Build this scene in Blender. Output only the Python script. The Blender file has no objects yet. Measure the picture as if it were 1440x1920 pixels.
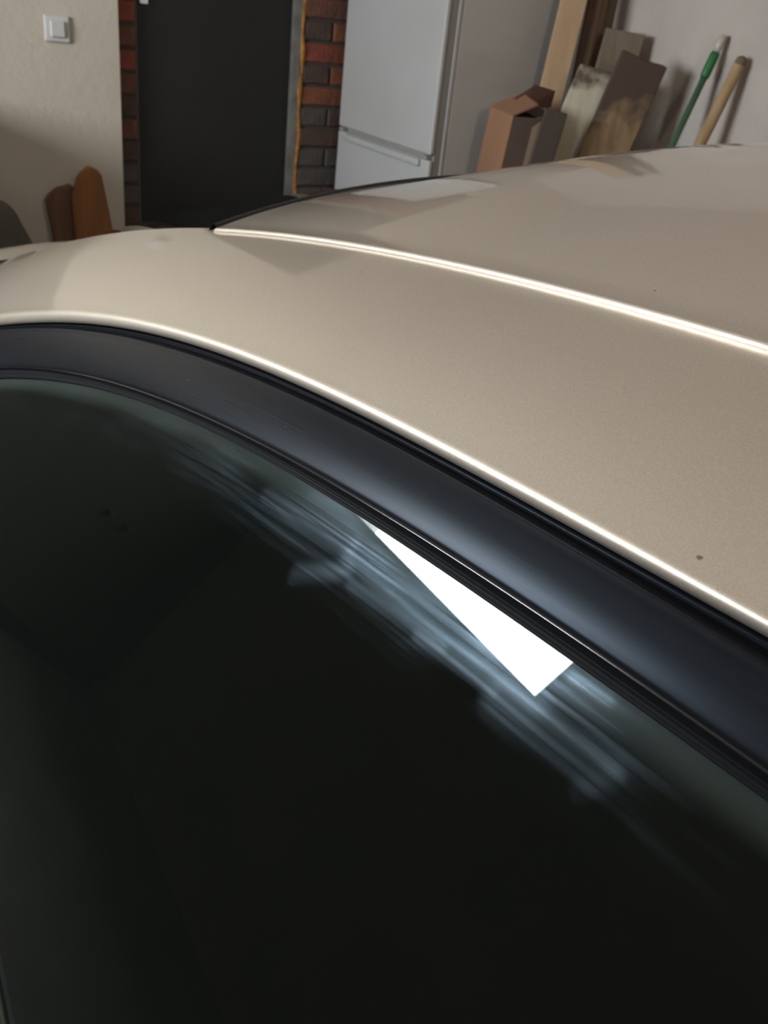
import bpy, bmesh, math, random
from mathutils import Vector, Matrix
random.seed(7)
S = bpy.context.scene
COL = S.collection

# ------------------------------------------------------------------ camera
CAMP = Vector((-0.95, 0.0, 1.56))
fw = Vector((0.46570212, 0.74527918, -0.47715876))
rt = Vector((0.87175733, -0.47908903, 0.10253224))
up = Vector((0.15218638, 0.46371613, 0.87281536))
cd = bpy.data.cameras.new('camera')
cam = bpy.data.objects.new('camera', cd); COL.objects.link(cam)
cam.matrix_world = Matrix(((rt.x, up.x, -fw.x, CAMP.x), (rt.y, up.y, -fw.y, CAMP.y), (rt.z, up.z, -fw.z, CAMP.z), (0, 0, 0, 1)))
cd.sensor_fit = 'VERTICAL'; cd.sensor_height = 36.0
cd.lens = 36.0 * 1714 / 1920
cd.clip_start = 0.02
cd.dof.use_dof = True; cd.dof.focus_distance = 0.55; cd.dof.aperture_fstop = 17.0
S.camera = cam

# ------------------------------------------------------------------ world, exposure
W = bpy.data.worlds.new('world'); S.world = W; W.use_nodes = True
W.node_tree.nodes['Background'].inputs[0].default_value = (0.75, 0.86, 1.0, 1)
W.node_tree.nodes['Background'].inputs[1].default_value = 1.0
S.view_settings.view_transform = 'Standard'; S.view_settings.look = 'None'
S.view_settings.gamma = 1.0; S.view_settings.use_curve_mapping = False
S.view_settings.exposure = 0.30
S.cycles.max_bounces = 10; S.cycles.diffuse_bounces = 5; S.cycles.glossy_bounces = 5
S.cycles.transparent_max_bounces = 16
S.cycles.sample_clamp_indirect = 6.0
S.cycles.caustics_reflective = False; S.cycles.caustics_refractive = False
WINDOW_STRENGTH = 31.0
WINDOW_COLOR = (0.93, 0.98, 1.0, 1)
BULB_WATTS = 54.0
BULB_COLOR = (1.0, 0.85, 0.70)

# ------------------------------------------------------------------ helpers
def nodes(m):
    m.use_nodes = True
    return m.node_tree.nodes, m.node_tree.links

def mat(name, color, rough=0.6, metal=0.0, coat=0.0, coat_rough=0.03, spec=0.5, noise=None, bump=None, stretch=(1, 1, 1), detail=6):
    """noise: (scale, colour2, contrast lo, hi)  bump: (scale, strength, distance)"""
    m = bpy.data.materials.new(name); n, l = nodes(m); b = n['Principled BSDF']
    b.inputs['Base Color'].default_value = (*color, 1)
    b.inputs['Roughness'].default_value = rough
    b.inputs['Metallic'].default_value = metal
    b.inputs['Coat Weight'].default_value = coat
    b.inputs['Coat Roughness'].default_value = coat_rough
    b.inputs['Specular IOR Level'].default_value = spec
    if noise or bump:
        tc = n.new('ShaderNodeTexCoord'); mp = n.new('ShaderNodeMapping')
        mp.inputs['Scale'].default_value = stretch
        l.new(tc.outputs['Object'], mp.inputs['Vector'])
    if noise:
        t = n.new('ShaderNodeTexNoise'); t.inputs['Scale'].default_value = noise[0]; t.inputs['Detail'].default_value = detail
        l.new(mp.outputs[0], t.inputs['Vector'])
        r = n.new('ShaderNodeValToRGB')
        r.color_ramp.elements[0].position = noise[2]; r.color_ramp.elements[0].color = (*color, 1)
        r.color_ramp.elements[1].position = noise[3]; r.color_ramp.elements[1].color = (*noise[1], 1)
        l.new(t.outputs['Fac'], r.inputs['Fac']); l.new(r.outputs['Color'], b.inputs['Base Color'])
    if bump:
        t2 = n.new('ShaderNodeTexNoise'); t2.inputs['Scale'].default_value = bump[0]; t2.inputs['Detail'].default_value = 4
        l.new(mp.outputs[0], t2.inputs['Vector'])
        bp = n.new('ShaderNodeBump'); bp.inputs['Strength'].default_value = bump[1]; bp.inputs['Distance'].default_value = bump[2]
        l.new(t2.outputs['Fac'], bp.inputs['Height']); l.new(bp.outputs['Normal'], b.inputs['Normal'])
    return m

def link(name, me, m, parent=None, smooth=False, label=None):
    o = bpy.data.objects.new(name, me); COL.objects.link(o)
    if m: me.materials.append(m)
    if parent: o.parent = parent
    if smooth:
        me.polygons.foreach_set('use_smooth', [True] * len(me.polygons))
    if label: o['label'] = label
    return o

def mesh(name, v, f, m, parent=None, smooth=False, label=None):
    me = bpy.data.meshes.new(name); me.from_pydata([tuple(p) for p in v], [], f); me.update()
    return link(name, me, m, parent, smooth, label)

def from_bm(name, bm, m, parent=None, smooth=False, label=None):
    me = bpy.data.meshes.new(name); bm.to_mesh(me); bm.free()
    return link(name, me, m, parent, smooth, label)

def add_box(bm, a, b, bev=0.0, seg=2):
    vs = [bm.verts.new((x, y, z)) for x in (a[0], b[0]) for y in (a[1], b[1]) for z in (a[2], b[2])]
    q = [(0, 1, 3, 2), (4, 6, 7, 5), (0, 4, 5, 1), (2, 3, 7, 6), (0, 2, 6, 4), (1, 5, 7, 3)]
    fs = [bm.faces.new([vs[i] for i in k]) for k in q]
    if bev > 0:
        es = list({e for f in fs for e in f.edges})
        bmesh.ops.bevel(bm, geom=es, offset=bev, segments=seg, profile=0.5, affect='EDGES')

def box(name, a, b, m, parent=None, bev=0.0, label=None, seg=2):
    bm = bmesh.new(); add_box(bm, a, b, bev, seg); bmesh.ops.recalc_face_normals(bm, faces=bm.faces)
    return from_bm(name, bm, m, parent, False, label)

def grid(name, rows, m, parent=None, smooth=True, solid=0.0, label=None, mirror=False, close=False, uv=False):
    """rows: list of rows of points"""
    if mirror: rows = [[(-p[0], p[1], p[2]) for p in r] for r in rows]
    k = len(rows[0]); v = [p for r in rows for p in r]; f = []
    for i in range(len(rows) - 1):
        for j in range(k - 1 + (1 if close else 0)):
            a = i * k + j; b = i * k + (j + 1) % k
            q = (a, b, b + k, a + k)
            f.append(q if not mirror else q[::-1])
    o = mesh(name, v, f, m, parent, smooth, label)
    if uv:      # u = distance along the car, v = distance across the section
        acc = []
        for r in rows:
            d = 0.0
            for j, p in enumerate(r):
                if j: d += math.dist(p, r[j - 1])
                acc.append((p[1], d))
        lay = o.data.uv_layers.new(name='UVMap')
        for lp in o.data.loops: lay.data[lp.index].uv = acc[lp.vertex_index]
    if solid:
        s = o.modifiers.new('thickness', 'SOLIDIFY'); s.thickness = abs(solid); s.offset = 1.0 if solid > 0 else -1.0
    return o

def tube(name, pts, rad, m, parent=None, seg=16, label=None, close=False, caps=True):
    bm = bmesh.new(); rings = []
    n = len(pts); P = [Vector(p) for p in pts]
    ref = None
    for i, p in enumerate(P):
        if close: d = (P[(i + 1) % n] - P[i - 1]).normalized()
        else: d = (P[min(i + 1, n - 1)] - P[max(i - 1, 0)]).normalized()
        if ref is None:
            ref = d.orthogonal().normalized()
        ref = (ref - d * ref.dot(d)).normalized(); o2 = d.cross(ref)
        r = rad[i] if isinstance(rad, (list, tuple)) else rad
        rings.append([bm.verts.new(p + ref * r * math.cos(2 * math.pi * k / seg) + o2 * r * math.sin(2 * math.pi * k / seg)) for k in range(seg)])
    for i in range(n if close else n - 1):
        A, B = rings[i], rings[(i + 1) % n]
        for k in range(seg):
            bm.faces.new((A[k], A[(k + 1) % seg], B[(k + 1) % seg], B[k]))
    if caps and not close:
        bm.faces.new(rings[0][::-1]); bm.faces.new(rings[-1])
    bmesh.ops.recalc_face_normals(bm, faces=bm.faces)
    return from_bm(name, bm, m, parent, True, label)

def thing(name, loc, label, cat, group=None):
    o = bpy.data.objects.new(name, None); COL.objects.link(o); o.location = loc
    o['label'] = label; o['category'] = cat
    if group: o['group'] = group
    o.empty_display_size = 0.1
    return o

def keep(o, parent):
    """parent o (built in world coordinates) to an Empty, keeping its place"""
    o.parent = parent; o.matrix_parent_inverse = Matrix.Translation(-Vector(parent.location))
    return o

def tag(o, label, cat, group=None):
    o['label'] = label; o['category'] = cat
    if group: o['group'] = group
    return o

def struct(o, label=None):
    o['kind'] = 'structure'
    if label: o['label'] = label
    return o

# ------------------------------------------------------------------ room
XL, XR, YF, YB, ZC = -2.60, 1.43, 3.50, -3.60, 2.65
M_plaster = mat('plaster', (0.49, 0.44, 0.372), 0.9, noise=(1.6, (0.43, 0.382, 0.315), 0.40, 0.72), bump=(35, 0.25, 0.01))
M_white_plaster = mat('white_plaster', (0.44, 0.392, 0.365), 0.9, noise=(5, (0.39, 0.345, 0.32), 0.40, 0.70), bump=(45, 0.3, 0.012))
M_concrete = mat('concrete', (0.055, 0.05, 0.044), 0.85, noise=(5, (0.035, 0.032, 0.03), 0.35, 0.7), bump=(60, 0.2, 0.01))
M_ceiling = mat('ceiling_whitewash', (0.62, 0.585, 0.54), 0.95, noise=(3, (0.52, 0.49, 0.44), 0.4, 0.7))
M_mortar = mat('mortar', (0.055, 0.047, 0.042), 0.95, bump=(120, 0.4, 0.006))
M_brown_wall = mat('brown_wall', (0.18, 0.152, 0.125), 0.9, noise=(4, (0.14, 0.12, 0.10), 0.4, 0.7))

struct(box('floor', (XL - .3, YB - .3, -0.12), (XR + .3, YF + .5, 0.0), M_concrete), 'dark stained concrete garage floor')
struct(box('ceiling', (XL - .3, YB - .3, ZC), (XR + .3, YF + .5, ZC + .12), M_ceiling), 'whitewashed concrete garage ceiling')
struct(box('wall_right', (XR, YB, 0.0), (XR + .25, YF + .3, ZC), M_white_plaster), 'pale grey plastered wall behind the leaning boards')

# left wall, thick, with the window opening
WY0, WY1, WZ0, WZ1 = 1.50, 2.68, 1.452, 2.20
def wall_left():
    bm = bmesh.new(); a, b = XL - .30, XL
    add_box(bm, (a, YB, 0), (b, YF + .3, WZ0)); add_box(bm, (a, YB, WZ1), (b, YF + .3, ZC))
    add_box(bm, (a, YB, WZ0), (b, WY0, WZ1)); add_box(bm, (a, WY1, WZ0), (b, YF + .3, WZ1))
    return from_bm('wall_left', bm, M_brown_wall)
struct(wall_left(), 'brown left garage wall with the daylight window')
m_day = bpy.data.materials.new('overcast_daylight'); n, l = nodes(m_day); n.clear()
e = n.new('ShaderNodeEmission'); e.inputs[0].default_value = WINDOW_COLOR; e.inputs[1].default_value = WINDOW_STRENGTH
ou = n.new('ShaderNodeOutputMaterial'); l.new(e.outputs[0], ou.inputs[0])
M_white_paint = mat('white_paint', (0.78, 0.77, 0.74), 0.4)
win = box('window_1', (XL - .20, WY0 - .06, WZ0 - .05), (XL - .16, WY1 + .06, WZ0 - .002), M_white_paint); struct(win, 'daylight window high in the left wall')
box('window_reveal', (XL - .175, WY1 - .012, WZ0), (XL, WY1 + .002, WZ1), M_white_paint, win)
box('window_frame', (XL - .20, WY0, WZ1 - .03), (XL - .155, WY1, WZ1), M_white_paint, win)
pane = box('pane', (XL - .19, WY0 - .02, WZ0 - .02), (XL - .18, WY1 - .01, WZ1), m_day, win)

# front wall: plaster skin over brick, with a doorway
DX0, DX1 = 0.03, 0.63
def wall_front():
    bm = bmesh.new()
    add_box(bm, (XL, YF, 0), (-0.042, YF + .05, ZC))
    add_box(bm, (-0.042, YF, 2.12), (XR, YF + .05, ZC))
    add_box(bm, (1.06, YF, 0), (XR, YF + .05, 2.12))
    add_box(bm, (XL, YF + .05, 0), (-0.05, YF + .30, ZC)); add_box(bm, (-0.05, YF + .05, 2.14), (XR, YF + .30, ZC)); add_box(bm, (1.1, YF + .05, 0), (XR, YF + .30, 2.14))
    return from_bm('wall_front', bm, M_plaster)
wf = struct(wall_front(), 'plastered front wall with a brick-edged doorway')
box('mortar_bed', (-0.05, YF + .047, 0), (DX0, YF + .30, 2.14), M_mortar, wf)
box('mortar_bed', (DX1 + .025, YF + .047, 0), (1.10, YF + .30, 2.14), M_mortar, wf)
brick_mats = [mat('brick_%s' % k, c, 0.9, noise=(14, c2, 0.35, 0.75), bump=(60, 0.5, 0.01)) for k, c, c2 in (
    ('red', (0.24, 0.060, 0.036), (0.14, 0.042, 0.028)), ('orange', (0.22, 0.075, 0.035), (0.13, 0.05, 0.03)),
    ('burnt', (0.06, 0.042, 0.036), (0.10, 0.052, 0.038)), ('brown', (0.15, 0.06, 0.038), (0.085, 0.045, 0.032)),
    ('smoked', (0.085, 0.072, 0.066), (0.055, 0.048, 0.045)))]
brick_cache = {}
def brick(x0, x1, z0, dy, mi):
    key = (round(x1 - x0, 3), mi)
    o = None
    if key not in brick_cache:
        bm = bmesh.new(); add_box(bm, (0, 0, 0), (x1 - x0, .06, .064), .004, 1); bmesh.ops.recalc_face_normals(bm, faces=bm.faces)
        o = from_bm('brick', bm, brick_mats[mi], wf); brick_cache[key] = o.data
    else:
        o = link('brick', brick_cache[key], None, wf)
    o.location = (x0, YF + .040 + dy, z0)
rb = random.Random(3)
for c in range(28):
    z0 = .006 + c * .0755
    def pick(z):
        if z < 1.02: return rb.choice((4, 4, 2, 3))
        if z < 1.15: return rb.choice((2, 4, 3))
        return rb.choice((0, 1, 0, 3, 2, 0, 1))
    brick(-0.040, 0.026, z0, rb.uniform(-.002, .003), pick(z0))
    xs = [0.668, .788, 1.04] if c % 2 else [0.668, .918, 1.04]
    for i in range(len(xs) - 1):
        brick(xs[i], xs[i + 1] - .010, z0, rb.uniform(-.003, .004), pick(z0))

# door: black steel leaf in a grey angle frame, orange foam bead down the joint
M_black_door = mat('black_door_paint', (0.005, 0.005, 0.0055), 0.6, noise=(4, (0.008, 0.008, 0.008), 0.4, 0.7), bump=(25, 0.15, 0.01))
M_steel = mat('grey_steel', (0.20, 0.195, 0.18), 0.5, metal=0.3, noise=(20, (0.13, 0.12, 0.11), 0.4, 0.7))
M_foam = mat('orange_foam', (0.42, 0.19, 0.035), 0.9, noise=(40, (0.27, 0.12, 0.03), 0.4, 0.7), bump=(70, 0.8, 0.02))
leaf = struct(box('door_1', (DX0, YF + .075, 0.01), (DX1, YF + .115, 2.10), M_black_door, bev=.003), 'black steel door set in the brick doorway')
bm = bmesh.new()
add_box(bm, (DX0 - .002, YF + .055, 0), (DX0 + .004, YF + .115, 2.12)); add_box(bm, (DX1 - .004, YF + .040, 0), (DX1 + .022, YF + .115, 2.12)); add_box(bm, (DX0, YF + .05, 2.10), (DX1, YF + .115, 2.14))
from_bm('door_frame', bm, M_steel, leaf, label='grey steel angle frame')
tube('foam_bead', [(DX1 + .030 + .004 * math.sin(k * 1.7), YF + .046 + .003 * math.cos(k * 2.3), k * .07) for k in range(31)], [.010 + .003 * math.sin(k * 2.9) for k in range(31)], M_foam, leaf, 8, label='orange mounting foam bead')
box('door_bolt', (.050, YF + .055, 1.50), (.078, YF + .078, 1.53), M_white_paint, leaf, .004)
for zz in (.45, 1.78):
    tube('hinge', [(DX1 - .012, YF + .068, zz), (DX1 - .012, YF + .068, zz + .10)], .009, M_steel, leaf, 10)
struct(box('trim_1', (DX0 - .01, YF + .03, 0.0), (DX1 + .03, YF + .12, .012), M_steel), 'steel door threshold')

# rear wall with the closed garage gate (behind the camera)
M_gate = mat('gate_paint', (0.13, 0.15, 0.15), 0.5, noise=(8, (0.10, 0.11, 0.11), 0.4, 0.7))
def wall_rear():
    bm = bmesh.new()
    add_box(bm, (XL, YB - .25, 0), (-1.9, YB, ZC)); add_box(bm, (.9, YB - .25, 0), (XR, YB, ZC)); add_box(bm, (-1.9, YB - .25, 2.2), (.9, YB, ZC))
    return from_bm('wall_rear', bm, M_brown_wall)
struct(wall_rear(), 'rear garage wall around the gate')
g = struct(box('door_2', (-1.9, YB - .14, 0.005), (.9, YB - .10, 2.2), M_gate), 'grey steel garage gate')
for k in range(8):
    box('gate_panel', (-1.88 + k * .346, YB - .10, .03), (-1.88 + k * .346 + .33, YB - .085, 2.17), M_gate, g, .004)

# ceiling bulb (behind the camera)
M_bulb = bpy.data.materials.new('bulb_glow'); n, l = nodes(M_bulb)
n['Principled BSDF'].inputs['Emission Color'].default_value = (*BULB_COLOR, 1); n['Principled BSDF'].inputs['Emission Strength'].default_value = 12
BP = Vector((-.50, -1.3, 2.42))
lamp = thing('ceiling_lamp', (BP.x, BP.y, ZC), 'bare warm bulb hanging from the garage ceiling', 'lamp')
M_bake = mat('black_bakelite', (0.015, 0.014, 0.013), 0.4)
keep(tube('ceiling_rose', [(BP.x, BP.y, ZC), (BP.x, BP.y, ZC - .03)], [.045, .03], M_bake), lamp)
keep(tube('cord', [(BP.x, BP.y, ZC - .03), (BP.x, BP.y, BP.z + .09)], .004, M_bake, seg=8), lamp)
keep(tube('socket', [(BP.x, BP.y, BP.z + .10), (BP.x, BP.y, BP.z + .04)], [.014, .02], M_bake), lamp)
keep(tube('bulb', [(BP.x, BP.y, BP.z + .04), (BP.x, BP.y, BP.z + .02), (BP.x, BP.y, BP.z), (BP.x, BP.y, BP.z - .02), (BP.x, BP.y, BP.z - .032)], [.014, .022, .03, .024, .006], M_bulb), lamp)
ld = bpy.data.lights.new('bulb_light', 'POINT'); ld.energy = BULB_WATTS; ld.color = BULB_COLOR; ld.shadow_soft_size = .04
lo = bpy.data.objects.new('bulb_light', ld); COL.objects.link(lo); lo.location = (BP.x, BP.y, BP.z - .08); keep(lo, lamp)

# ------------------------------------------------------------------ car
CAR = thing('car', (0, 0, 0), 'champagne metallic car with black window frames parked in the garage', 'car')
# champagne metallic paint with clear coat
def paint():
    m = mat('champagne_metallic', (0.60, 0.535, 0.455), 0.40, metal=0.78, coat=1.0, coat_rough=0.05)
    n, l = nodes(m); b = n['Principled BSDF']
    tc = n.new('ShaderNodeTexCoord'); t = n.new('ShaderNodeTexNoise'); t.inputs['Scale'].default_value = 900; t.inputs['Detail'].default_value = 1
    l.new(tc.outputs['Object'], t.inputs['Vector'])
    r = n.new('ShaderNodeValToRGB'); r.color_ramp.elements[0].position = .3; r.color_ramp.elements[0].color = (0.70, 0.618, 0.528, 1)
    r.color_ramp.elements[1].position = .72; r.color_ramp.elements[1].color = (0.80, 0.708, 0.608, 1)
    l.new(t.outputs['Fac'], r.inputs['Fac']); l.new(r.outputs['Color'], b.inputs['Base Color'])
    return m
M_paint = paint()
M_rubber = mat('black_rubber', (0.010, 0.010, 0.011), 0.45, noise=(60, (0.016, 0.016, 0.017), 0.4, 0.7))
M_seal = mat('glossy_rubber', (0.009, 0.009, 0.011), 0.14, spec=.6)
M_lip = mat('matte_rubber', (0.007, 0.0075, 0.010), 0.5, spec=.05)
M_gap = mat('gap_shade', (0.02, 0.018, 0.016), 0.8)  # near-black colour standing for the shadow line in the roof joint
# satin black door-frame plastic with fine lengthwise scratches
def trim_mat():
    m = mat('satin_black_trim', (0.009, 0.0095, 0.012), 0.42, spec=.125)
    m.node_tree.nodes['Principled BSDF'].inputs['Specular Tint'].default_value = (.58, .76, 1, 1)
    n, l = nodes(m); b = n['Principled BSDF']
    tc = n.new('ShaderNodeTexCoord'); mp = n.new('ShaderNodeMapping'); mp.inputs['Scale'].default_value = (3.0, 900, 1)
    l.new(tc.outputs['UV'], mp.inputs['Vector'])
    t = n.new('ShaderNodeTexNoise'); t.inputs['Scale'].default_value = 1.0; t.inputs['Detail'].default_value = 3
    l.new(mp.outputs[0], t.inputs['Vector'])
    r = n.new('ShaderNodeMapRange'); r.inputs[1].default_value = .3; r.inputs[2].default_value = .75; r.inputs[3].default_value = .27; r.inputs[4].default_value = .34
    l.new(t.outputs['Fac'], r.inputs[0]); l.new(r.outputs[0], b.inputs['Roughness'])
    t3 = n.new('ShaderNodeTexNoise'); t3.inputs['Scale'].default_value = 1.0; t3.inputs['Detail'].default_value = 2
    mp3 = n.new('ShaderNodeMapping'); mp3.inputs['Scale'].default_value = (5.0, 1500, 1); mp3.inputs['Location'].default_value = (3, 7, 0); l.new(tc.outputs['UV'], mp3.inputs['Vector']); l.new(mp3.outputs[0], t3.inputs['Vector'])
    r3 = n.new('ShaderNodeValToRGB'); r3.color_ramp.elements[0].position = .60; r3.color_ramp.elements[0].color = (.009, .0095, .012, 1); r3.color_ramp.elements[1].position = .78; r3.color_ramp.elements[1].color = (.020, .020, .023, 1)
    l.new(t3.outputs['Fac'], r3.inputs['Fac']); l.new(r3.outputs['Color'], b.inputs['Base Color'])
    bp = n.new('ShaderNodeBump'); bp.inputs['Strength'].default_value = .04; bp.inputs['Distance'].default_value = .0004
    l.new(t.outputs['Fac'], bp.inputs['Height']); l.new(bp.outputs[0], b.inputs['Normal'])
    return m
M_trim = trim_mat()

# ---- guide curves of the greenhouse: (x0, z0, polynomial z(y), y range), relative to (-0.95, 0, 1.56)
CURVE = {
    'L1': (0.4200, -0.1360, [0.015287, -0.068103, 0.10726, -0.16762, 0.0037241, -0.12394], 0.306, 1.922),
    'L2h': (0.2820, -0.1841, [0.055951, -0.18159, 0.074758, -0.096209, -0.16901], 0.170, 1.343),
    'L2': (0.2795, -0.1895, [0.079753, -0.25089, 0.13758, -0.1241, -0.17151], 0.166, 1.320),
    'L3': (0.2745, -0.1973, [0.050907, -0.15922, 0.037965, -0.083837, -0.18514], 0.159, 1.301),
    'L4': (0.2560, -0.2224, [0.018236, -0.066607, -0.056231, -0.066618, -0.21238], 0.133, 1.210),
    'L5': (0.2525, -0.2299, [0.062395, -0.19441, 0.056673, -0.10185, -0.21711], 0.128, 1.193),
}
def G(d): return .5 * d + .12 * d * d
def pv(c, y):
    r = 0
    for k in c: r = r * y + k
    return r
def pdv(c, y):
    n = len(c) - 1; return pv([k * (n - i) for i, k in enumerate(c[:-1])], y)
def cz(name, y):
    x0, z0, c, a, b = CURVE[name]
    if y > b: z = pv(c, b) + pdv(c, b) * (y - b)
    elif y < a:
        s = pdv(c, a); d = max(y - a, -(a + .7)); z = pv(c, a) + s * (d + d * d / (2 * (a + .7)))
        if y < -.7: z -= .06 * (-.7 - y) ** 2
    else: z = pv(c, y)
    return z
def cxz(name, y):
    x0, z0 = CURVE[name][:2]; z = cz(name, y)
    return x0 + G(z - z0) - .95, z + 1.56
def glass_x(z, off=.0035):
    return .2525 + G(z - 1.56 + .2299) - .95 + off
YR = -1.25      # rear end of the roof
BELT = 0.76
def frange(a, b, n): return [a + (b - a) * i / (n - 1) for i in range(n)]
def bez(p0, p1, p2, p3, n):
    out = []
    for i in range(n):
        t = i / (n - 1); s = 1 - t
        out.append(tuple(s ** 3 * a + 3 * s * s * t * b + 3 * s * t * t * c + t ** 3 * d for a, b, c, d in zip(p0, p1, p2, p3)))
    return out

# ---- side frame: roof rail running down into the windscreen pillar
def rail_rows(y0, y1, n):
    rows = []
    for y in frange(y0, y1, n):
        x1, z1 = cxz('L1', y); xh, zh = cxz('L2h', y); x2, z2 = cxz('L2', y)
        dx, dz = x1 - xh, z1 - zh; L = math.hypot(dx, dz); ch = math.atan2(dz, dx)
        a0, a1 = ch * .70, ch * 1.28
        dxh = .0018; xh += dxh; zh += dxh * math.tan(a1)
        p1 = (x1 - .0015, z1 - .0028)
        c1 = (p1[0] - math.cos(a0) * L * .36, p1[1] - math.sin(a0) * L * .36)
        ph = (xh, zh); c2 = (xh + math.cos(a1) * L * .36, zh + math.sin(a1) * L * .36)
        sec = [(x1 + .011, z1 - .0028 + .0125 * math.tan(a0)), (x1 + .004, z1 - .0028 + .0055 * math.tan(a0))]
        sec += bez(p1, c1, c2, ph, 18)
        k = math.hypot(xh - x2, zh - z2)
        sec += bez(ph, (xh - math.cos(a1) * k * .40, zh - math.sin(a1) * k * .40), (x2 - .0006, z2 + k * .62), (x2, z2), 12)[1:]
        sec += [(x2 + .0010, z2 - .0022), (x2 + .004, z2 - .0032), (x2 + .016, z2 - .0034)]
        rows.append([(p[0], y, p[1]) for p in sec])
    return rows
R_ = rail_rows(YR, 2.02, 190)
for mir in (False, True):
    grid('side_frame', R_, M_paint, CAR, mirror=mir, label='champagne roof rail flowing into the windscreen pillar')

# ---- roof skin
def crown(y):
    t = min(1, max(0, (1.12 - y) / .42)); t = t * t * (3 - 2 * t)
    return .072 + .030 * t
def yhead(u): return 1.028 + .125 * (1 - u * u)
RR = .0034
def roof_rows():
    us = [-1 + 2 * i / 60 for i in range(61)]
    ss = [1 - (1 - i / 70) ** 1.35 for i in range(71)]
    rows = []
    def row(s, dy=0.0, dz=0.0):
        r = []
        def pt(u):
            y = YR + s * (yhead(u) - YR)
            x1, z1 = cxz('L1', y); half = -x1 - RR
            return half * u, y + dy, z1 + RR - .0004 + crown(y) * (1 - abs(u) ** 2.15) - dz
        x, y, z = pt(-1)
        r.append((x - RR + .0006, y, z - RR - .0030)); r.append((x - RR, y, z - RR - .0012))
        for a in (90, 80, 70, 60, 50, 40, 30, 20, 10):
            a = math.radians(a); r.append((x - RR * math.sin(a), y, z - RR * (1 - math.cos(a))))
        for u in us: r.append(pt(u))
        x, y, z = pt(1)
        for a in (10, 20, 30, 40, 50, 60, 70, 80, 90):
            a = math.radians(a); r.append((x + RR * math.sin(a), y, z - RR * (1 - math.cos(a))))
        r.append((x + RR, y, z - RR - .0012)); r.append((x + RR - .0006, y, z - RR - .0030))
        return r
    for s in ss: rows.append(row(s))
    for a in (25, 50, 75, 95):
        a = math.radians(a); rows.append(row(1, .005 * math.sin(a), .005 * (1 - math.cos(a))))
    return rows
roof = grid('roof_panel', roof_rows(), M_paint, CAR, label='champagne roof skin with a rolled edge')
# dark strip painting in the shade of the gap between roof and rail
for mir in (False, True):
    rows = []
    for y in frange(YR, 1.04, 90):
        x1, z1 = cxz('L1', y); rows.append([(x1 + .012, y, z1 - .0002), (x1 + .0018, y, z1 - .0018)])
    grid('roof_joint', rows, M_gap, CAR, mirror=mir)
# windscreen seal along the header, windscreen
def ws_pt(u, t, inset=0.0):
    ye = 1.032 + t * .985; x1, z1 = cxz('L1', ye)
    yc = yhead(u) + .006 + t * (2.02 + .20 * (1 - u * u) - yhead(u))
    yh = yhead(u); e = 1 - abs(u) ** 2.15; k = max(0.0, 1 - t)
    zh = cxz('L1', yh)[1] + crown(yh) * e - cxz('L1', 1.032)[1]
    bul = zh * k + .042 * e * (1 - k) + .02 * e * t * k
    return ((-x1 - .004) * u, yc, z1 - .004 + bul - inset)
us = [-1 + 2 * i / 48 for i in range(49)]
grid('windscreen_seal', [[ws_pt(u, t, i) for u in us] for t, i in ((-.004, .004), (0.001, -.0080), (.006, -.0102), (.013, -.0085), (.024, .003))], M_rubber, CAR, label='black rubber strip along the front edge of the roof')

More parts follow.
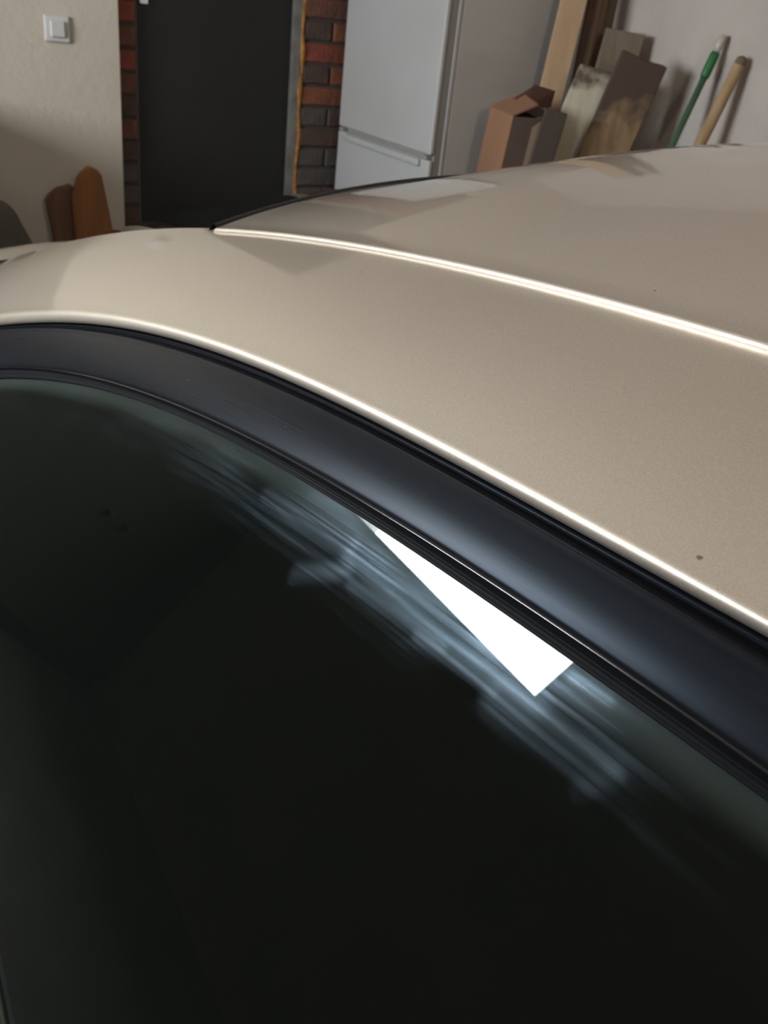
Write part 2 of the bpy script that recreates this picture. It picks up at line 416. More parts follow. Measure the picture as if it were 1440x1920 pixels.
def glass(name, tint, smear=False):
    m = bpy.data.materials.new(name); n, l = nodes(m); n.clear()
    out = n.new('ShaderNodeOutputMaterial'); tr = n.new('ShaderNodeBsdfTransparent'); tr.inputs[0].default_value = (*tint, 1)
    gl = n.new('ShaderNodeBsdfGlossy'); gl.inputs['Roughness'].default_value = .0; gl.inputs[0].default_value = (.93, 1, .98, 1)
    fr = n.new('ShaderNodeFresnel'); fr.inputs[0].default_value = 1.5
    mx = n.new('ShaderNodeMixShader'); l.new(fr.outputs[0], mx.inputs[0]); l.new(tr.outputs[0], mx.inputs[1]); l.new(gl.outputs[0], mx.inputs[2])
    last = mx
    if smear:
        tc = n.new('ShaderNodeTexCoord'); sep = n.new('ShaderNodeSeparateXYZ'); l.new(tc.outputs['UV'], sep.inputs[0])
        def math_(op, a, b=None, c=None, clamp=False):
            k = n.new('ShaderNodeMath'); k.operation = op; k.use_clamp = clamp
            for i, v in enumerate((a, b, c)):
                if v is None: continue
                if isinstance(v, (int, float)): k.inputs[i].default_value = v
                else: l.new(v, k.inputs[i])
            return k.outputs[0]
        def ramp(v, a, b):
            k = n.new('ShaderNodeMapRange'); k.interpolation_type = 'SMOOTHSTEP'; k.inputs[1].default_value = a; k.inputs[2].default_value = b
            l.new(v, k.inputs[0]); return k.outputs[0]
        U, V = sep.outputs[0], sep.outputs[1]      # U along the car (m), V down from the seal (m)
        def streak(ru, su, sv, seed, detail=4, dist=.4, vec=None):
            mp = n.new('ShaderNodeMapping'); mp.inputs['Rotation'].default_value = (0, 0, ru); mp.inputs['Scale'].default_value = (su, sv, 1); mp.inputs['Location'].default_value = (seed, seed * .7, 0)
            l.new(tc.outputs['UV'], mp.inputs['Vector'])
            t = n.new('ShaderNodeTexNoise'); t.inputs['Scale'].default_value = 1; t.inputs['Detail'].default_value = detail; t.inputs['Distortion'].default_value = dist
            l.new(mp.outputs[0], t.inputs['Vector']); return t.outputs['Fac']
        # wiping strokes parallel to the seal, then broader cloudy patches, then finger-wide strokes
        s1 = ramp(streak(.03, 6, 700, 1.3, 6, .1), .30, .75)
        s2 = ramp(streak(-.05, 7, 230, 5.1, 5, .1), .42, .66)
        cloud = ramp(streak(.0, 7, 26, 9.7, 3, .3), .38, .66)
        band = math_('SUBTRACT', 1.0, ramp(V, .018, .060))         # the area wiped along the seal
        strokes = math_('MULTIPLY', math_('ADD', math_('MULTIPLY', s1, .30), math_('MULTIPLY', s2, .35)), math_('MULTIPLY', cloud, band))
        edge = math_('MULTIPLY', math_('SUBTRACT', 1.0, ramp(V, .004, .020)), .35)
        def finger(u0, v0, u1, v1, w, amt):
            # soft capsule stroke from (u0,v0) to (u1,v1)
            dx, dy = u1 - u0, v1 - v0; L2 = dx * dx + dy * dy
            du = math_('SUBTRACT', U, u0); dv = math_('SUBTRACT', V, v0)
            t = math_('DIVIDE', math_('ADD', math_('MULTIPLY', du, dx), math_('MULTIPLY', dv, dy)), L2, clamp=True)
            ex = math_('SUBTRACT', du, math_('MULTIPLY', t, dx)); ey = math_('SUBTRACT', dv, math_('MULTIPLY', t, dy))
            d = math_('SQRT', math_('ADD', math_('MULTIPLY', ex, ex), math_('MULTIPLY', ey, ey)))
            return math_('MULTIPLY', math_('SUBTRACT', 1.0, ramp(d, 0.0, w * 1.35)), math_('MULTIPLY', amt, math_('ADD', .20, math_('ADD', math_('MULTIPLY', s1, .45), math_('MULTIPLY', s2, .55)))))
        acc = math_('ADD', strokes, math_('MULTIPLY', edge, .25))
        for fg in FINGERS: acc = math_('ADD', acc, finger(*fg))
        speck = n.new('ShaderNodeTexVoronoi'); speck.inputs['Scale'].default_value = 42; speck.inputs['Randomness'].default_value = 1
        l.new(tc.outputs['UV'], speck.inputs['Vector'])
        sp = math_('LESS_THAN', speck.outputs['Distance'], .022)
        sr = n.new('ShaderNodeBsdfGlossy'); sr.inputs['Roughness'].default_value = .26; sr.inputs[0].default_value = (.62, .82, 1, 1)
        fac = math_('MULTIPLY', acc, SMEAR, clamp=True)
        mx2 = n.new('ShaderNodeMixShader'); l.new(fac, mx2.inputs[0]); l.new(mx.outputs[0], mx2.inputs[1]); l.new(sr.outputs[0], mx2.inputs[2])
        df = n.new('ShaderNodeBsdfDiffuse'); df.inputs[0].default_value = (.34, .44, .39, 1)
        dfac = math_('ADD', math_('MULTIPLY', sp, .10), math_('ADD', .012, math_('MULTIPLY', edge, .22)), clamp=True)
        mx3 = n.new('ShaderNodeMixShader'); l.new(dfac, mx3.inputs[0]); l.new(mx2.outputs[0], mx3.inputs[1]); l.new(df.outputs[0], mx3.inputs[2])
        last = mx3
    l.new(last.outputs[0], out.inputs[0])
    return m
SMEAR = .066
FINGERS = [(.439, .0505, .396, .030, .0075, .55), (.388, .0355, .300, .0316, .0040, .5), (.320, .0347, .258, .0322, .0036, .5),
           (.2546, .0342, .188, .030, .0100, .45), (.51, .0213, .404, .0167, .0085, .45), (.40, .021, .235, .025, .0105, .55),
           (.225, .0076, .205, .0055, .0045, .5), (.1923, .040, .184, .027, .0065, .3)]
M_glass = glass('tinted_glass', (.20, .25, .23))
M_side_glass = glass('smeared_side_glass', (.10, .135, .12), True)
grid('windscreen', [[ws_pt(u, t, .001) for u in us] for t in frange(0, 1, 40)], M_glass, CAR, solid=-.005, label='dark windscreen beyond the pillar')

# ---- black door frame and the rubber lip that holds the glass
def frame_rows(y0, y1, n):
    A, B, BD = [], [], []
    for y in frange(y0, y1, n):
        x2, z2 = cxz('L2', y); x3, z3 = cxz('L3', y); x4, z4 = cxz('L4', y); x5, z5 = cxz('L5', y)
        sec = [(x2 + .018, z2 - .0045), (x2 + .0045, z2 - .0050), (x2 + .0022, z2 - .0056), (x2 + .0020, z2 - .0064)]
        # shallow channel between the bodywork and the frame face
        sec += [(x2 + .0026, z2 - .0070), (x2 + .0052, z2 - .0078), ((x2 + x3) / 2 + .0054, (z2 + z3) / 2 - .004), (x3 + .0046, z3 + .0004), (x3 + .0020, z3 + .0002), (x3 + .0006, z3 + .0001), (x3 - .0001, z3 - .0004), (x3 - .0004, z3 - .0012)]
        nx, nz = -(z3 - z4), (x3 - x4); q = math.hypot(nx, nz); nx, nz = nx / q, nz / q
        for t in (.12, .25, .38, .5, .62, .75, .88):
            b = .0016 * 4 * t * (1 - t)
            sec.append((x3 + (x4 - x3) * t + nx * b, z3 + (z4 - z3) * t + nz * b))
        sec += [(x4 + .0008, z4 + .0009), (x4 + .0010, z4 + .0003), (x4 + .006, z4 - .0004)]
        A.append([(p[0], y, p[1]) for p in sec])
        d5x, d5z = x5 - x4, z5 - z4
        bead = [(x4 + .0030, z4 - .0002)] + [(x4 + .0007 - .0012 * math.cos(a), z4 + .0012 * math.sin(a)) for a in (1.9, 1.5, 1.1, .7, .3, -.1, -.5, -.9, -1.3)] + [(x4 + .0034, z4 - .0016)]
        BD.append([(p[0], y, p[1]) for p in bead])
        lip = [(x4 + .0040, z4 - .0006), (x4 + .0036, z4 - .0016), (x4 + d5x * .45 + .0012, z4 + d5z * .42), (x4 + d5x * .50 + .0006, z4 + d5z * .50), (x4 + d5x * .56 + .0011, z4 + d5z * .58),
               (x4 + d5x * .8 + .0006, z4 + d5z * .8), (x5 + .0001, z5 + .0008), (x5 + .0004, z5), (x5 + .0012, z5 - .0004), (x5 + .0045, z5 + .0012), (x5 + .010, z5 + .004)]
        B.append([(p[0], y, p[1]) for p in lip])
    return A, B, BD
A, B, BD = frame_rows(-1.10, 1.98, 200)
for mir in (False, True):
    fo = grid('window_frame', A, M_trim, CAR, mirror=mir, uv=True, label='satin black door window frame with fine scratches')
    grid('window_seal', B, M_lip, fo, mirror=mir, label='black rubber lip gripping the glass')
    grid('seal_bead', BD, M_seal, fo, mirror=mir, label='thin glossy bead along the frame edge')

# ---- side glass
def side_glass(name, y0, y1, m, mir, smear=False):
    rows = []; uv = []
    for y in frange(y0, y1, 70):
        zt = cxz('L5', y)[1] + .006; r = []
        for j in range(40):
            t = (j / 39) ** 1.3; z = zt + (min(BELT, zt - .002) - zt) * t
            r.append((glass_x(z), y, z)); uv.append((y, (zt - .006 - z)))
        rows.append(r)
    o = grid(name, rows, m, CAR, mirror=mir, solid=0)
    me = o.data; lay = me.uv_layers.new(name='UVMap')
    for lp in me.loops: lay.data[lp.index].uv = uv[lp.vertex_index]
    s = o.modifiers.new('thickness', 'SOLIDIFY'); s.thickness = .0038; s.offset = 1
    return o
side_glass('side_window', -.12, 1.86, M_side_glass, False)['label'] = 'tinted driver door glass smeared by wiping'
side_glass('side_window', -.12, 1.86, M_glass, True)
for mir in (False, True):
    side_glass('rear_side_window', -1.05, -.22, M_glass, mir)
    rows = [[(glass_x(z, -.003), y, z) for y in (-.225, -.20, -.14, -.115)] for z in frange(BELT, cxz('L5', -.17)[1] + .004, 12)]
    grid('door_pillar', rows, M_trim, CAR, mirror=mir)
    rows = [[(glass_x(z, -.004), y, z) for y in (-1.40, -1.25, -1.10, -1.045)] for z in frange(BELT, cxz('L2', -1.15)[1] + .004, 14)]
    grid('rear_pillar', rows, M_paint, CAR, mirror=mir)

# ---- lower body, bonnet, tail
def wid(y):
    if y > 1.7: t = min(1, (y - 1.7) / .93); return .955 * (1 - t ** 3.2) ** .5
    if y < -1.3: t = min(1, (-1.3 - y) / .70); return .955 * (1 - .22 * t ** 2.5)
    return .955
for mir in (False, True):
    rows = []
    for y in frange(-1.98, 1.99, 70):
        w = wid(y) / .955; xb = -glass_x(BELT) * w
        rows.append([(-(xb - .03), y, BELT - .004), (-(xb - .006), y, BELT - .002), (-(xb + .001), y, BELT - .010), (-.952 * w, y, .70), (-.962 * w, y, .60), (-.955 * w, y, .48), (-.935 * w, y, .34), (-.90 * w, y, .25), (-.84 * w, y, .22)])
    grid('door_skin', rows, M_paint, CAR, mirror=mir)
    rows = [[(glass_x(BELT + .012, -.004), y, BELT + .010), (glass_x(BELT, -.010), y, BELT + .004), (glass_x(BELT, -.008), y, BELT - .008)] for y in frange(-1.05, 1.86, 40)]
    grid('belt_moulding', rows, M_rubber, CAR, mirror=mir)
def shell(name, ys, hc, zb, m):
    rows = []
    for y in ys:
        w = max(.02, wid(y)); h = hc(y); r = []
        for i in range(41):
            th = math.pi * i / 40; c, s = math.cos(th), math.sin(th)
            r.append((-w * math.copysign(abs(c) ** .36, c), y, zb + (h - zb) * s ** .36))
        rows.append(r)
    return grid(name, rows, m, CAR)
def hood(y): t = (y - 1.96) / .67; return 1.078 - .10 * t - .22 * max(0, t) ** 3
shell('bonnet', frange(1.89, 2.625, 40), hood, .50, M_paint)['label'] = 'champagne bonnet beyond the windscreen pillar'
shell('front_bumper', frange(1.975, 2.628, 24), lambda y: .50, .22, M_paint)
shell('tail', frange(-1.98, -1.40, 20), lambda y: 1.0 - .1 * ((-1.40 - y) / .58) ** 2, .22, M_paint)
# tail end cap
rows = [[(-wid(-1.98) * .99 + 2 * wid(-1.98) * .99 * i / 20, -1.985 - .03 * math.sin(math.pi * i / 20), z) for i in range(21)] for z in frange(.24, .88, 8)]
grid('rear_bumper', rows, M_paint, CAR)
rows = []
for t in frange(0, 1, 14):
    y = YR - .004 - t * .42; x1, z1 = cxz('L1', YR)
    rows.append([((-x1 - .01 + .12 * t) * u, y - .08 * (1 - u * u), (z1 + .0) * (1 - t) + .98 * t + .085 * (1 - abs(u) ** 2.15) * (1 - .6 * t)) for u in us])
grid('rear_window', rows, M_glass, CAR, solid=-.005)
M_dark = mat('dark_interior', (0.010, 0.0095, 0.0085), 0.8)
M_seat = mat('charcoal_cloth', (0.014, 0.013, 0.012), 0.9, bump=(300, .4, .004))
M_dash = mat('dashboard_plastic', (0.020, 0.019, 0.017), 0.6, bump=(250, .3, .003))
M_grip = mat('grey_plastic', (0.07, 0.07, 0.068), 0.4)
box('floor_pan', (-.86, -1.9, .20), (.86, 2.1, .26), M_dark, CAR)
rows = [[(p[0] * .985, p[1], p[2] - .022) for p in r[11:-11]] for r in roof_rows()[:70:3]]
grid('headliner', rows, M_dark, CAR)
for mir in (False, True):   # door inner panels with an arched pull handle and a pocket
    s = 1 if mir else -1
    rows = [[(s * (.86 - .02 * math.sin((z - .3) * 6)), y, z) for z in frange(.28, BELT - .01, 10)] for y in frange(-.12, 1.70, 12)]
    dp = grid('door_lining', rows, M_dash, CAR)
    tube('pull_handle', [(s * (.815 - .05 * math.sin(math.pi * t)), 1.02 - .28 * t, .70 + .03 * math.sin(math.pi * t)) for t in frange(0, 1, 12)], .012, M_grip, dp, 10)
    ar = bmesh.new(); add_box(ar, (s * .775 if s > 0 else -.855, .28, .60), (.855 if s > 0 else -.775, .80, .65), .015)
    from_bm('armrest', ar, M_dash, dp)
# dashboard with a slatted vent at each end
rows = []
for t in frange(-.80, .80, 30):
    rows.append([(t, 1.92, .95), (t, 1.62, .965), (t, 1.36, .93), (t, 1.28, .86), (t, 1.30, .70), (t, 1.36, .55)])
da = grid('dashboard', rows, M_dash, CAR)
for sx in (-1, 1):
    vb = box('air_vent', (sx * .70 - .06, 1.272, .80), (sx * .70 + .06, 1.30, .88), M_grip, da, .006)
    for k in range(5):
        box('vent_slat', (sx * .70 - .05, 1.266, .81 + k * .0135), (sx * .70 + .05, 1.276, .815 + k * .0135), M_dark, vb)
WC = Vector((-.38, 1.02, .86)); tilt = math.radians(25)
wd1, wd2 = Vector((1, 0, 0)), Vector((0, math.sin(tilt), math.cos(tilt)))
sw = tube('steering_wheel', [WC + wd1 * .185 * math.cos(a) + wd2 * .185 * math.sin(a) for a in [2 * math.pi * k / 48 for k in range(48)]], .015, M_grip, CAR, 12, close=True, label='dark steering wheel behind the tinted glass')
ax = wd1.cross(wd2).normalized()
tube('wheel_hub', [WC + ax * .03, WC, WC - ax * .03], [.05, .06, .05], M_dash, sw)
for a in (0, math.pi, 1.5 * math.pi):
    tube('spoke', [WC, WC + (wd1 * math.cos(a) + wd2 * math.sin(a)) * .18], [.02, .012], M_dash, sw, 8)
tube('steering_column', [WC + ax * .0, Vector((-.38, 1.34, .74))] if ax.y > 0 else [WC, Vector((-.38, 1.34, .74))], .03, M_dash, CAR)
for sx in (-.40, .40):
    bm = bmesh.new(); add_box(bm, (sx - .25, -.05, .27), (sx + .25, .52, .52), .06, 3)
    cu = from_bm('seat_cushion', bm, M_seat, CAR, True)
    rows = []
    for t in frange(0, 1, 12):
        y = -.04 - t * .20; z = .48 + t * .62; w = .25 - .05 * t ** 3
        rows.append([(sx + w * math.cos(a), y + .07 * math.sin(a) * (1 - .3 * t), z) for a in [2 * math.pi * k / 20 for k in range(20)]])
    grid('seat_back', rows, M_seat, CAR, close=True)
    bm = bmesh.new(); add_box(bm, (sx - .13, -.30, 1.11), (sx + .13, -.20, 1.27), .04, 3); from_bm('head_restraint', bm, M_seat, CAR, True)
M_tyre = mat('tyre', (0.012, 0.012, 0.012), 0.85); M_alloy = mat('alloy', (0.45, 0.45, 0.45), 0.3, metal=.9)
for sx in (-1, 1):
    for wy in (1.72, -1.05):
        w = tube('wheel', [(sx * .72, wy, .30), (sx * .735, wy, .30), (sx * .90, wy, .30), (sx * .915, wy, .30)], [.26, .30, .30, .26], M_tyre, CAR, 40)
        tube('rim', [(sx * .90, wy, .30), (sx * .918, wy, .30), (sx * .912, wy, .30)], [.20, .19, .05], M_alloy, w, 30)

# grit and dust stuck to the paint and the frame
M_grit = mat('dark_grit', (.17, .135, .11), .9); M_dust = mat('pale_dust', (.22, .21, .20), .9)
def speck(p, nrm, r, m, seed):
    rr = random.Random(seed); N = Vector(nrm).normalized(); t1 = N.orthogonal().normalized(); t2 = N.cross(t1); P = Vector(p); k = 9
    ring = [P + (t1 * math.cos(2 * math.pi * i / k) + t2 * math.sin(2 * math.pi * i / k)) * r * rr.uniform(.6, 1.15) - N * .0001 for i in range(k)]
    v = ring + [P + N * r * .35]
    mesh('dirt_speck', v, [(i, (i + 1) % k, k) for i in range(k)], m, CAR, True)
speck((-0.6628, 0.2109, 1.3766), (-.516, .051, .855), .0013, M_grit, 1)
speck((-0.6700, 0.1928, 1.3733), (-.564, .047, .825), .0008, M_grit, 2)
speck((-0.5175, 0.4068, 1.4262), (-.378, .073, .923), .0011, M_grit, 3)
speck((-0.5894, 0.6543, 1.3735), (-.327, .114, .938), .0010, M_grit, 4)
speck((-0.7222, 0.6936, 1.2770), (-.827, .032, .561), .0010, M_dust, 5)
speck((-0.7239, 0.7579, 1.2703), (-.810, .044, .584), .0008, M_dust, 6)
speck((-0.7087, 0.5256, 1.3056), (-.839, .022, .544), .0007, M_dust, 7)

# ------------------------------------------------------------------ refrigerator in the corner
M_enamel = mat('white_enamel', (0.385, 0.385, 0.385), 0.35, noise=(3, (0.365, 0.36, 0.355), 0.4, 0.7))
M_cab = mat('aged_white_side', (0.46, 0.445, 0.43), 0.45, noise=(3, (0.42, 0.41, 0.395), 0.4, 0.7), stretch=(1, 1, 3))
M_gasket = mat('grey_gasket', (0.24, 0.23, 0.22), 0.7)
FX, FY0, FY1 = .782, 2.750, 3.435
fr = thing('refrigerator', ((FX + 1.41) / 2, (FY0 + FY1) / 2, 0), 'white two-door refrigerator standing in the garage corner beside the doorway', 'refrigerator')
keep(box('cabinet', (FX + .060, FY0, .04), (1.41, FY1, 1.86), M_cab, None, .006), fr)
keep(box('cabinet_edge', (FX + .046, FY0 - .001, .05), (FX + .0595, FY1, 1.85), M_enamel, None, .003, 'bright white front edge of the cabinet'), fr)
keep(box('gasket', (FX + .020, FY0 + .0015, .06), (FX + .0455, FY1 - .010, 1.84), M_gasket), fr)
lower = keep(box('lower_door', (FX, FY0, .12), (FX + .021, FY1, 1.142), M_enamel, None, .008, seg=3), fr)
upper = keep(box('freezer_door', (FX, FY0, 1.157), (FX + .021, FY1, 1.855), M_enamel, None, .008, seg=3), fr)
hd = box('handle', (FX - .014, FY0 + .05, 1.115), (FX + .004, FY1 - .08, 1.139), M_enamel, None, .006, 'white grip strip along the door top'); hd.parent = lower; hd.matrix_parent_inverse = lower.matrix_world.inverted(); hd.matrix_parent_inverse = Matrix.Identity(4)
for yy in (FY0 + .012, FY1 - .045):
    h2 = box('hinge', (FX - .004, yy, 1.143), (FX + .03, yy + .03, 1.156), M_gasket, None, .002); h2.parent = lower
for xx in (FX + .10, 1.35):
    for yy in (FY0 + .06, FY1 - .06):
        keep(tube('foot', [(xx, yy, 0), (xx, yy, .045)], .018, M_gasket, seg=12), fr)

# ------------------------------------------------------------------ wall switch
M_switch = mat('aged_white_plastic', (0.50, 0.49, 0.485), 0.5)
swt = thing('light_switch', (-.245, YF, 1.362), 'white square light switch on the plaster left of the doorway', 'light switch')
keep(box('switch_plate', (-.286, YF - .012, 1.362), (-.204, YF, 1.442), M_switch, None, .006), swt)
keep(box('rocker', (-.268, YF - .022, 1.378), (-.222, YF - .008, 1.426), M_switch, None, .004), swt)

# ------------------------------------------------------------------ boards, carton and handles by the right wall
def wood(name, c1, c2, c3=None, rough=.85, scale=3.0):
    m = bpy.data.materials.new(name); n, l = nodes(m); b = n['Principled BSDF']; b.inputs['Roughness'].default_value = rough
    tc = n.new('ShaderNodeTexCoord'); mp = n.new('ShaderNodeMapping'); mp.inputs['Scale'].default_value = (22, 22, 1.6)
    l.new(tc.outputs['Object'], mp.inputs['Vector'])
    t = n.new('ShaderNodeTexNoise'); t.inputs['Scale'].default_value = scale * .6; t.inputs['Detail'].default_value = 8; l.new(mp.outputs[0], t.inputs['Vector'])
    r = n.new('ShaderNodeValToRGB'); r.color_ramp.elements[0].position = .32; r.color_ramp.elements[0].color = (*c1, 1); r.color_ramp.elements[1].position = .70; r.color_ramp.elements[1].color = (*c2, 1)
    l.new(t.outputs['Fac'], r.inputs[0]); last = r.outputs[0]
    if c3:   # blotches of paint, rot or old whitewash: (colour, scale, lo, hi, z start, z end)
        col, sc, a, bb, za, zb = c3
        t2 = n.new('ShaderNodeTexNoise'); t2.inputs['Scale'].default_value = sc; t2.inputs['Detail'].default_value = 5; l.new(tc.outputs['Object'], t2.inputs['Vector'])
        sp = n.new('ShaderNodeSeparateXYZ'); l.new(tc.outputs['Object'], sp.inputs[0])
        mr = n.new('ShaderNodeMapRange'); mr.inputs[1].default_value = za; mr.inputs[2].default_value = zb; mr.inputs[3].default_value = -.5; mr.inputs[4].default_value = .5; l.new(sp.outputs[2], mr.inputs[0])
        ad = n.new('ShaderNodeMath'); ad.operation = 'ADD'; l.new(t2.outputs['Fac'], ad.inputs[0]); l.new(mr.outputs[0], ad.inputs[1])
        m2 = n.new('ShaderNodeMapRange'); m2.inputs[1].default_value = a; m2.inputs[2].default_value = bb; l.new(ad.outputs[0], m2.inputs[0])
        mx = n.new('ShaderNodeMix'); mx.data_type = 'RGBA'; l.new(m2.outputs[0], mx.inputs[0]); l.new(last, mx.inputs[6]); mx.inputs[7].default_value = (*col, 1); last = mx.outputs[2]
    l.new(last, b.inputs['Base Color'])
    bp = n.new('ShaderNodeBump'); bp.inputs['Strength'].default_value = .4; bp.inputs['Distance'].default_value = .004; l.new(t.outputs['Fac'], bp.inputs['Height']); l.new(bp.outputs[0], b.inputs['Normal'])
    return m

def board(name, TL, TR, d, thick, m, label, group='boards leaning beside the refrigerator', zbot=0.95, zext=0.0, top=None, cat='board'):
    """front-face top corners TL, TR; d = shift (x, y) per metre of height; stands on the bench.
    top: extra outline points along the top edge as (fraction, dz)"""
    TL, TR = Vector(TL), Vector(TR); D = Vector((d[0], d[1], 1.0))
    TL = TL + D * zext; TR = TR + D * zext
    w = Vector((TR.x - TL.x, TR.y - TL.y, 0)); nb = Vector((-w.y, w.x, 0)).normalized()
    if nb.dot(Vector((.53, .85, 0))) < 0: nb = -nb
    tops = [(0, 0)] + (top or []) + [(1, 0)]
    base = TL - D * (TL.z - zbot)
    org = Vector((base.x, base.y, zbot))
    F = [TL + (TR - TL) * f + D * dz for f, dz in tops]
    Bt = [TL - D * (TL.z - zbot), TR - D * (TR.z - zbot)]
    ring = F + [Bt[1], Bt[0]]
    v = [p - org for p in ring] + [p + nb * thick - org for p in ring]; k = len(ring)
    f = [tuple(range(k))[::-1], tuple(range(k, 2 * k))] + [(i, (i + 1) % k, (i + 1) % k + k, i + k) for i in range(k)]
    bm = bmesh.new(); vs = [bm.verts.new(p) for p in v]
    for q in f: bm.faces.new([vs[i] for i in q])
    bmesh.ops.recalc_face_normals(bm, faces=bm.faces)
    bmesh.ops.bevel(bm, geom=list(bm.edges), offset=.0025, segments=1, affect='EDGES')
    o = from_bm(name, bm, m); o.location = org
    return tag(o, label, cat, group)

board('wooden_board', (1.149, 2.66, 1.652), (1.220, 2.616, 1.661), (.14, .060), .030, wood('pale_pine', (.40, .27, .165), (.34, .22, .125)), 'tall clean beige pine board leaning against the refrigerator side', zext=.45)
board('wooden_board', (1.250, 2.645, 1.662), (1.288, 2.622, 1.666), (.10, .077), .030, wood('dark_pine', (.11, .065, .042), (.065, .040, .028)), 'tall narrow dark brown board right of the beige pine board', zext=.45)
board('wooden_board', (1.306, 2.660, 1.667), (1.328, 2.646, 1.669), (.10, .077), .022, wood('tan_lath', (.26, .17, .105), (.19, .12, .075)), 'tall thin tan lath between two darker boards', zext=.44)
board('wooden_board', (1.342, 2.678, 1.670), (1.380, 2.654, 1.674), (.10, .077), .020, wood('grey_pine', (.15, .12, .085), (.10, .080, .058)), 'tall grey-brown board rightmost of the tall leaning boards', zext=.28)
board('wooden_board', (1.273, 2.56, 1.590), (1.381, 2.493, 1.582), (.14, .025), .026, wood('weathered_pine', (.175, .135, .095), (.12, .088, .062)), 'short weathered board with a square top showing above the brown board')
board('wooden_board', (1.112, 2.46, 1.483), (1.221, 2.392, 1.466), (.25, -.094), .030, wood('whitewashed_board', (.50, .455, .36), (.38, .345, .265), ((.10, .066, .046), 14, .42, .60, .37, .60)), 'wide board with patchy whitewash and a dirty brown top')
board('wooden_board', (1.182, 2.36, 1.536), (1.302, 2.285, 1.501), (.27, -.060), .030, wood('rotting_board', (.25, .165, .085), (.16, .105, .058), ((.060, .036, .028), 14, .40, .62, .18, .60)), 'wide board with a dark stained top nearest the pale wall', top=[(.5, -.004), (.9, .002)])
board('wooden_board', (.938, 2.375, 1.358), (.995, 2.340, 1.349), (.15, -.01), .024, wood('sooty_board', (.055, .038, .030), (.040, .029, .024)), 'short sooty dark board standing between carton and whitewashed board')

# bench that carries the boards and the carton (low, beyond the car)
M_bench = wood('bench_wood', (.13, .095, .065), (.09, .065, .045))
be = thing('workbench', (1.16, 2.515, 0), 'low wooden workbench under the boards and carton beside the refrigerator', 'workbench')
keep(box('bench_top', (.83, 2.30, .905), (1.425, 2.735, .949), M_bench, None, .004), be)
for xx in (.86, 1.36):
    for yy in (2.33, 2.66):
        keep(box('leg', (xx, yy, 0), (xx + .05, yy + .05, .905), M_bench, None, .004), be)
keep(box('shelf', (.86, 2.33, .28), (1.41, 2.71, .31), M_bench, None, .003), be)

# open cardboard carton
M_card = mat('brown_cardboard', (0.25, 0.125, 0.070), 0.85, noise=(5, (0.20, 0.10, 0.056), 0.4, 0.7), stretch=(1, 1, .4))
M_card_shade = mat('shaded_cardboard', (0.10, 0.068, 0.052), 0.9, noise=(6, (0.075, 0.052, 0.042), 0.4, 0.7))  # darker cardboard copy: shade of the faces turned from the window, in the colour
M_card_red = mat('reddish_cardboard', (0.13, 0.065, 0.045), 0.9, noise=(6, (0.09, 0.05, 0.038), 0.4, 0.7))
bx = thing('cardboard_carton', (.90, 2.51, .95), 'open brown cardboard carton with folded flaps in front of the refrigerator side', 'carton')
def slab(name, pts, th, m, parent, label=None):
    P = [Vector(p) for p in pts]; nn = (P[1] - P[0]).cross(P[2] - P[0]).normalized() * th
    v = P + [p + nn for p in P]; k = len(P)
    f = [tuple(range(k))[::-1], tuple(range(k, 2 * k))] + [(i, (i + 1) % k, (i + 1) % k + k, i + k) for i in range(k)]
    o = mesh(name, v, f, m, None, False, label); bm = bmesh.new(); bm.from_mesh(o.data); bmesh.ops.recalc_face_normals(bm, faces=bm.faces); bm.to_mesh(o.data); bm.free()
    return keep(o, parent)
def lean(p, z): return (p[0] - .10 * (p[2] - z), p[1], z)
bl, fl, frr, br = (.905, 2.615, 1.332), (.862, 2.430, 1.325), (.950, 2.405, 1.325), (1.000, 2.590, 1.332)
slab('carton_side', [bl, fl, lean(fl, .95), lean(bl, .95)], .005, M_card, bx)
slab('carton_front', [fl, frr, lean(frr, .95), lean(fl, .95)], .005, M_card_shade, bx)
slab('carton_side', [frr, br, lean(br, .95), lean(frr, .95)], .005, M_card_shade, bx)
slab('carton_back', [br, bl, lean(bl, .95), lean(br, .95)], .005, M_card, bx)
slab('flap', [bl, fl, (.943, 2.420, 1.360), (1.000, 2.585, 1.378)], .004, M_card, bx)
slab('flap', [(.947, 2.556, 1.364), (.965, 2.54, 1.336), (1.105, 2.565, 1.344), (1.115, 2.57, 1.393), (1.03, 2.57, 1.406)], .004, M_card_red, bx)
e0 = (fl[0] + (frr[0] - fl[0]) * .72, fl[1] + (frr[1] - fl[1]) * .72 - .003, 1.300); e1 = (frr[0], frr[1] - .003, 1.318)
slab('corner_strip', [e0, e1, lean(e1, .952), lean(e0, .952)], .003, mat('bare_cardboard', (.26, .185, .125), .9), bx)
slab('flap', [frr, br, (1.045, 2.57, 1.352), (.995, 2.42, 1.338)], .004, M_card_shade, bx)

# two handles leaning on the right wall
M_green = mat('green_plastic', (0.055, 0.13, 0.075), 0.45, noise=(12, (0.05, 0.105, 0.065), 0.4, 0.7))
M_green2 = mat('bright_green_grip', (0.010, 0.115, 0.030), 0.5)
M_clear = mat('milky_cap', (0.42, 0.37, 0.33), 0.3)
M_handle = wood('handle_wood', (.34, .235, .13), (.27, .175, .09))
gb, gt = Vector((0.915, 2.235, 0.0)), Vector((1.408, 2.194, 1.605))
gm = thing('mop_handle', gb, 'thin green mop handle with bright green grip leaning on the pale wall', 'handle')
def along(a, b, t): return a + (b - a) * t
keep(tube('shaft', [along(gb, gt, .0), along(gb, gt, .93)], .0105, M_green, seg=14), gm)
keep(tube('grip', [along(gb, gt, .925), along(gb, gt, .93), along(gb, gt, .965), along(gb, gt, .970)], [.012, .0145, .0145, .012], M_green2, seg=14, label='bright green grip'), gm)
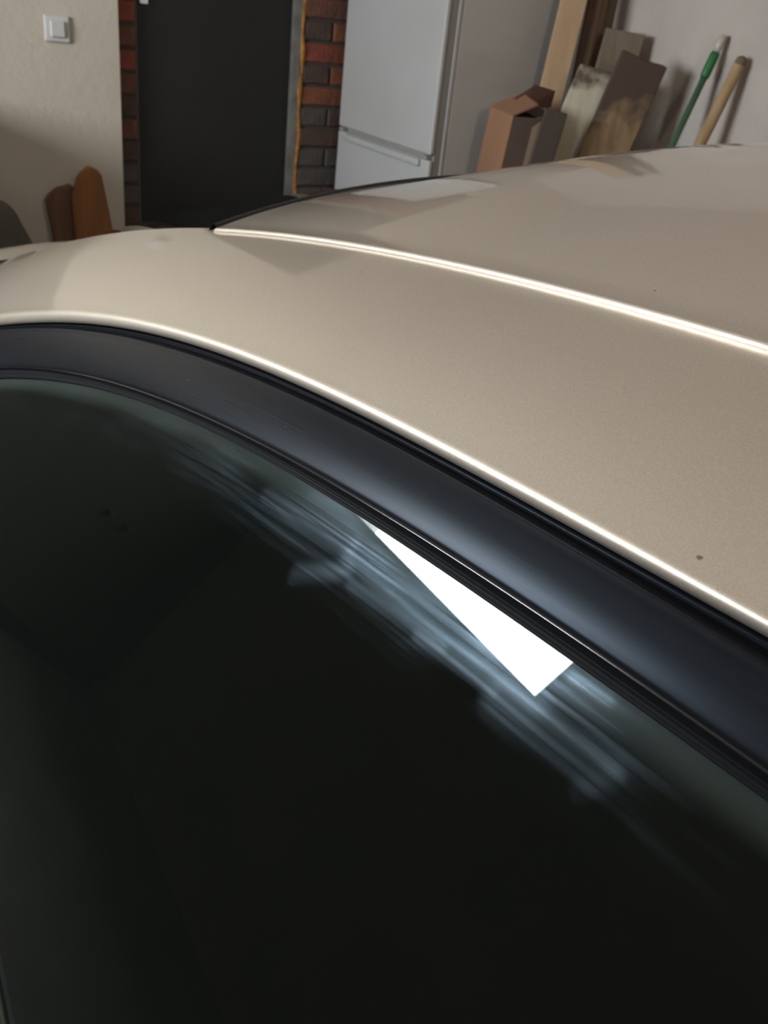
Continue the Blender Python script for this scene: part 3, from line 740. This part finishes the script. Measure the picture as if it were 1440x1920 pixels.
cap = keep(tube('hanging_cap', [along(gb, gt, .968), along(gb, gt, .985), along(gb, gt, .997), along(gb, gt, 1.0)], [.010, .0125, .011, .005], M_clear, seg=14, label='milky plastic hanging cap'), gm)
wb, wt = Vector((0.975, 2.211, 0.0)), Vector((1.402, 2.096, 1.553))
wh = thing('broom_handle', wb, 'thick round wooden broom handle leaning right of the green one', 'handle')
keep(tube('shaft', [along(wb, wt, t) for t in (.0, .25, .5, .75, .96, .985, .997, 1.0)], [.0165, .0165, .017, .0175, .0175, .017, .013, .006], M_handle, seg=16), wh)
keep(tube('tip', [along(wb, wt, .986), along(wb, wt, .998), along(wb, wt, 1.0015)], [.0178, .0145, .006], mat('worn_tip', (.13, .095, .06), .8), seg=16, label='dark worn tip'), wh)

# dark cupboard in the corner left of the frame, added unseen to shade the lower plaster and darken the glass
M_cup = wood('shade_cupboard_wood', (.035, .026, .019), (.024, .018, .014))
cb = thing('shade_cupboard', (-1.65, 3.2, 0), 'low dark wooden cupboard in the corner, unseen, added for its shade', 'shade_cupboard')
keep(box('shade_cupboard_body', (-2.58, 2.95, .08), (-.72, 3.49, 1.22), M_cup, None, .005), cb)
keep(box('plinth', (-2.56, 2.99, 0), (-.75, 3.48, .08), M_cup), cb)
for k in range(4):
    dd = keep(box('shade_cupboard_door', (-2.565 + k * .461, 2.928, .11), (-2.565 + k * .461 + .4608, 2.95, 1.19), M_cup, None), cb)
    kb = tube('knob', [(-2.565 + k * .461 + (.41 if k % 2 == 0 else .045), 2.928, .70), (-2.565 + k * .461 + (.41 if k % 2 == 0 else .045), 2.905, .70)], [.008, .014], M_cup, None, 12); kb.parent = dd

# ------------------------------------------------------------------ clutter at the foot of the plaster wall
def rough_slab(name, outline, y, th, m, label, cat, group=None, leany=.06, seed=1):
    """outline: (x, z) points of the front face, standing on the floor and leaning back on the wall"""
    r = random.Random(seed); zt = max(z for x, z in outline)
    org = Vector((sum(x for x, z in outline) / len(outline), y, 0))
    v = [Vector((x, y - leany * (zt - z), z)) - org for x, z in outline]; v += [p + Vector((0, th, 0)) for p in v]; k = len(outline)
    bm = bmesh.new(); vs = [bm.verts.new(p) for p in v]
    for q in [tuple(range(k))[::-1], tuple(range(k, 2 * k))] + [(i, (i + 1) % k, (i + 1) % k + k, i + k) for i in range(k)]: bm.faces.new([vs[i] for i in q])
    bmesh.ops.recalc_face_normals(bm, faces=bm.faces); bmesh.ops.bevel(bm, geom=list(bm.edges), offset=.006, segments=2, affect='EDGES')
    o = from_bm(name, bm, m); o.location = org
    return tag(o, label, cat, group)
rough_slab('wood_slab', [(-.335, .882), (-.30, .915), (-.245, .93), (-.20, .70), (-.20, 0), (-.33, 0), (-.315, .70)], 3.38, .05, wood('brown_slab', (.145, .072, .040), (.095, .050, .030)), 'brown rough wood slab with slanted top against the plaster wall', 'wood slab', 'wood slabs by the switch wall')
rough_slab('wood_slab', [(-.262, .90), (-.235, .975), (-.20, 1.005), (-.165, .985), (-.150, .90), (-.118, .70), (-.118, 0), (-.27, 0), (-.255, .60)], 3.31, .045, wood('orange_slab', (.27, .105, .030), (.17, .075, .030), ((.085, .065, .042), 7, .62, .74, -.5, 2.4)), 'orange-stained wood slab with rounded top against the plaster wall', 'wood slab', 'wood slabs by the switch wall', leany=.02)
def sack(name, c, rx, ry, h, m, label, seed):
    r = random.Random(seed); bm = bmesh.new(); bmesh.ops.create_icosphere(bm, subdivisions=4, radius=1)
    from mathutils import noise as nz
    for v in bm.verts:
        p = v.co.copy(); k = 1 + .16 * nz.noise(p * 2.3 + Vector((seed, 0, 0))) + .06 * nz.noise(p * 6)
        t = (p.z + 1) / 2; sq = .55 + .45 * (1 - t) ** .6 if t > .5 else 1.0
        v.co = Vector((p.x * rx * k * sq, p.y * ry * k * sq, max(0, t * h * (.94 + .06 * k))))
    o = from_bm(name, bm, m, None, True); o.location = c
    return tag(o, label, 'sack')
sack('refuse_sack', (-.50, 3.30, 0), .17, .15, .90, mat('dark_sacking', (0.09, 0.08, 0.062), 0.8, noise=(6, (0.055, 0.056, 0.042), 0.4, 0.7)), 'dark slumped sack left of the wood slabs', 4)
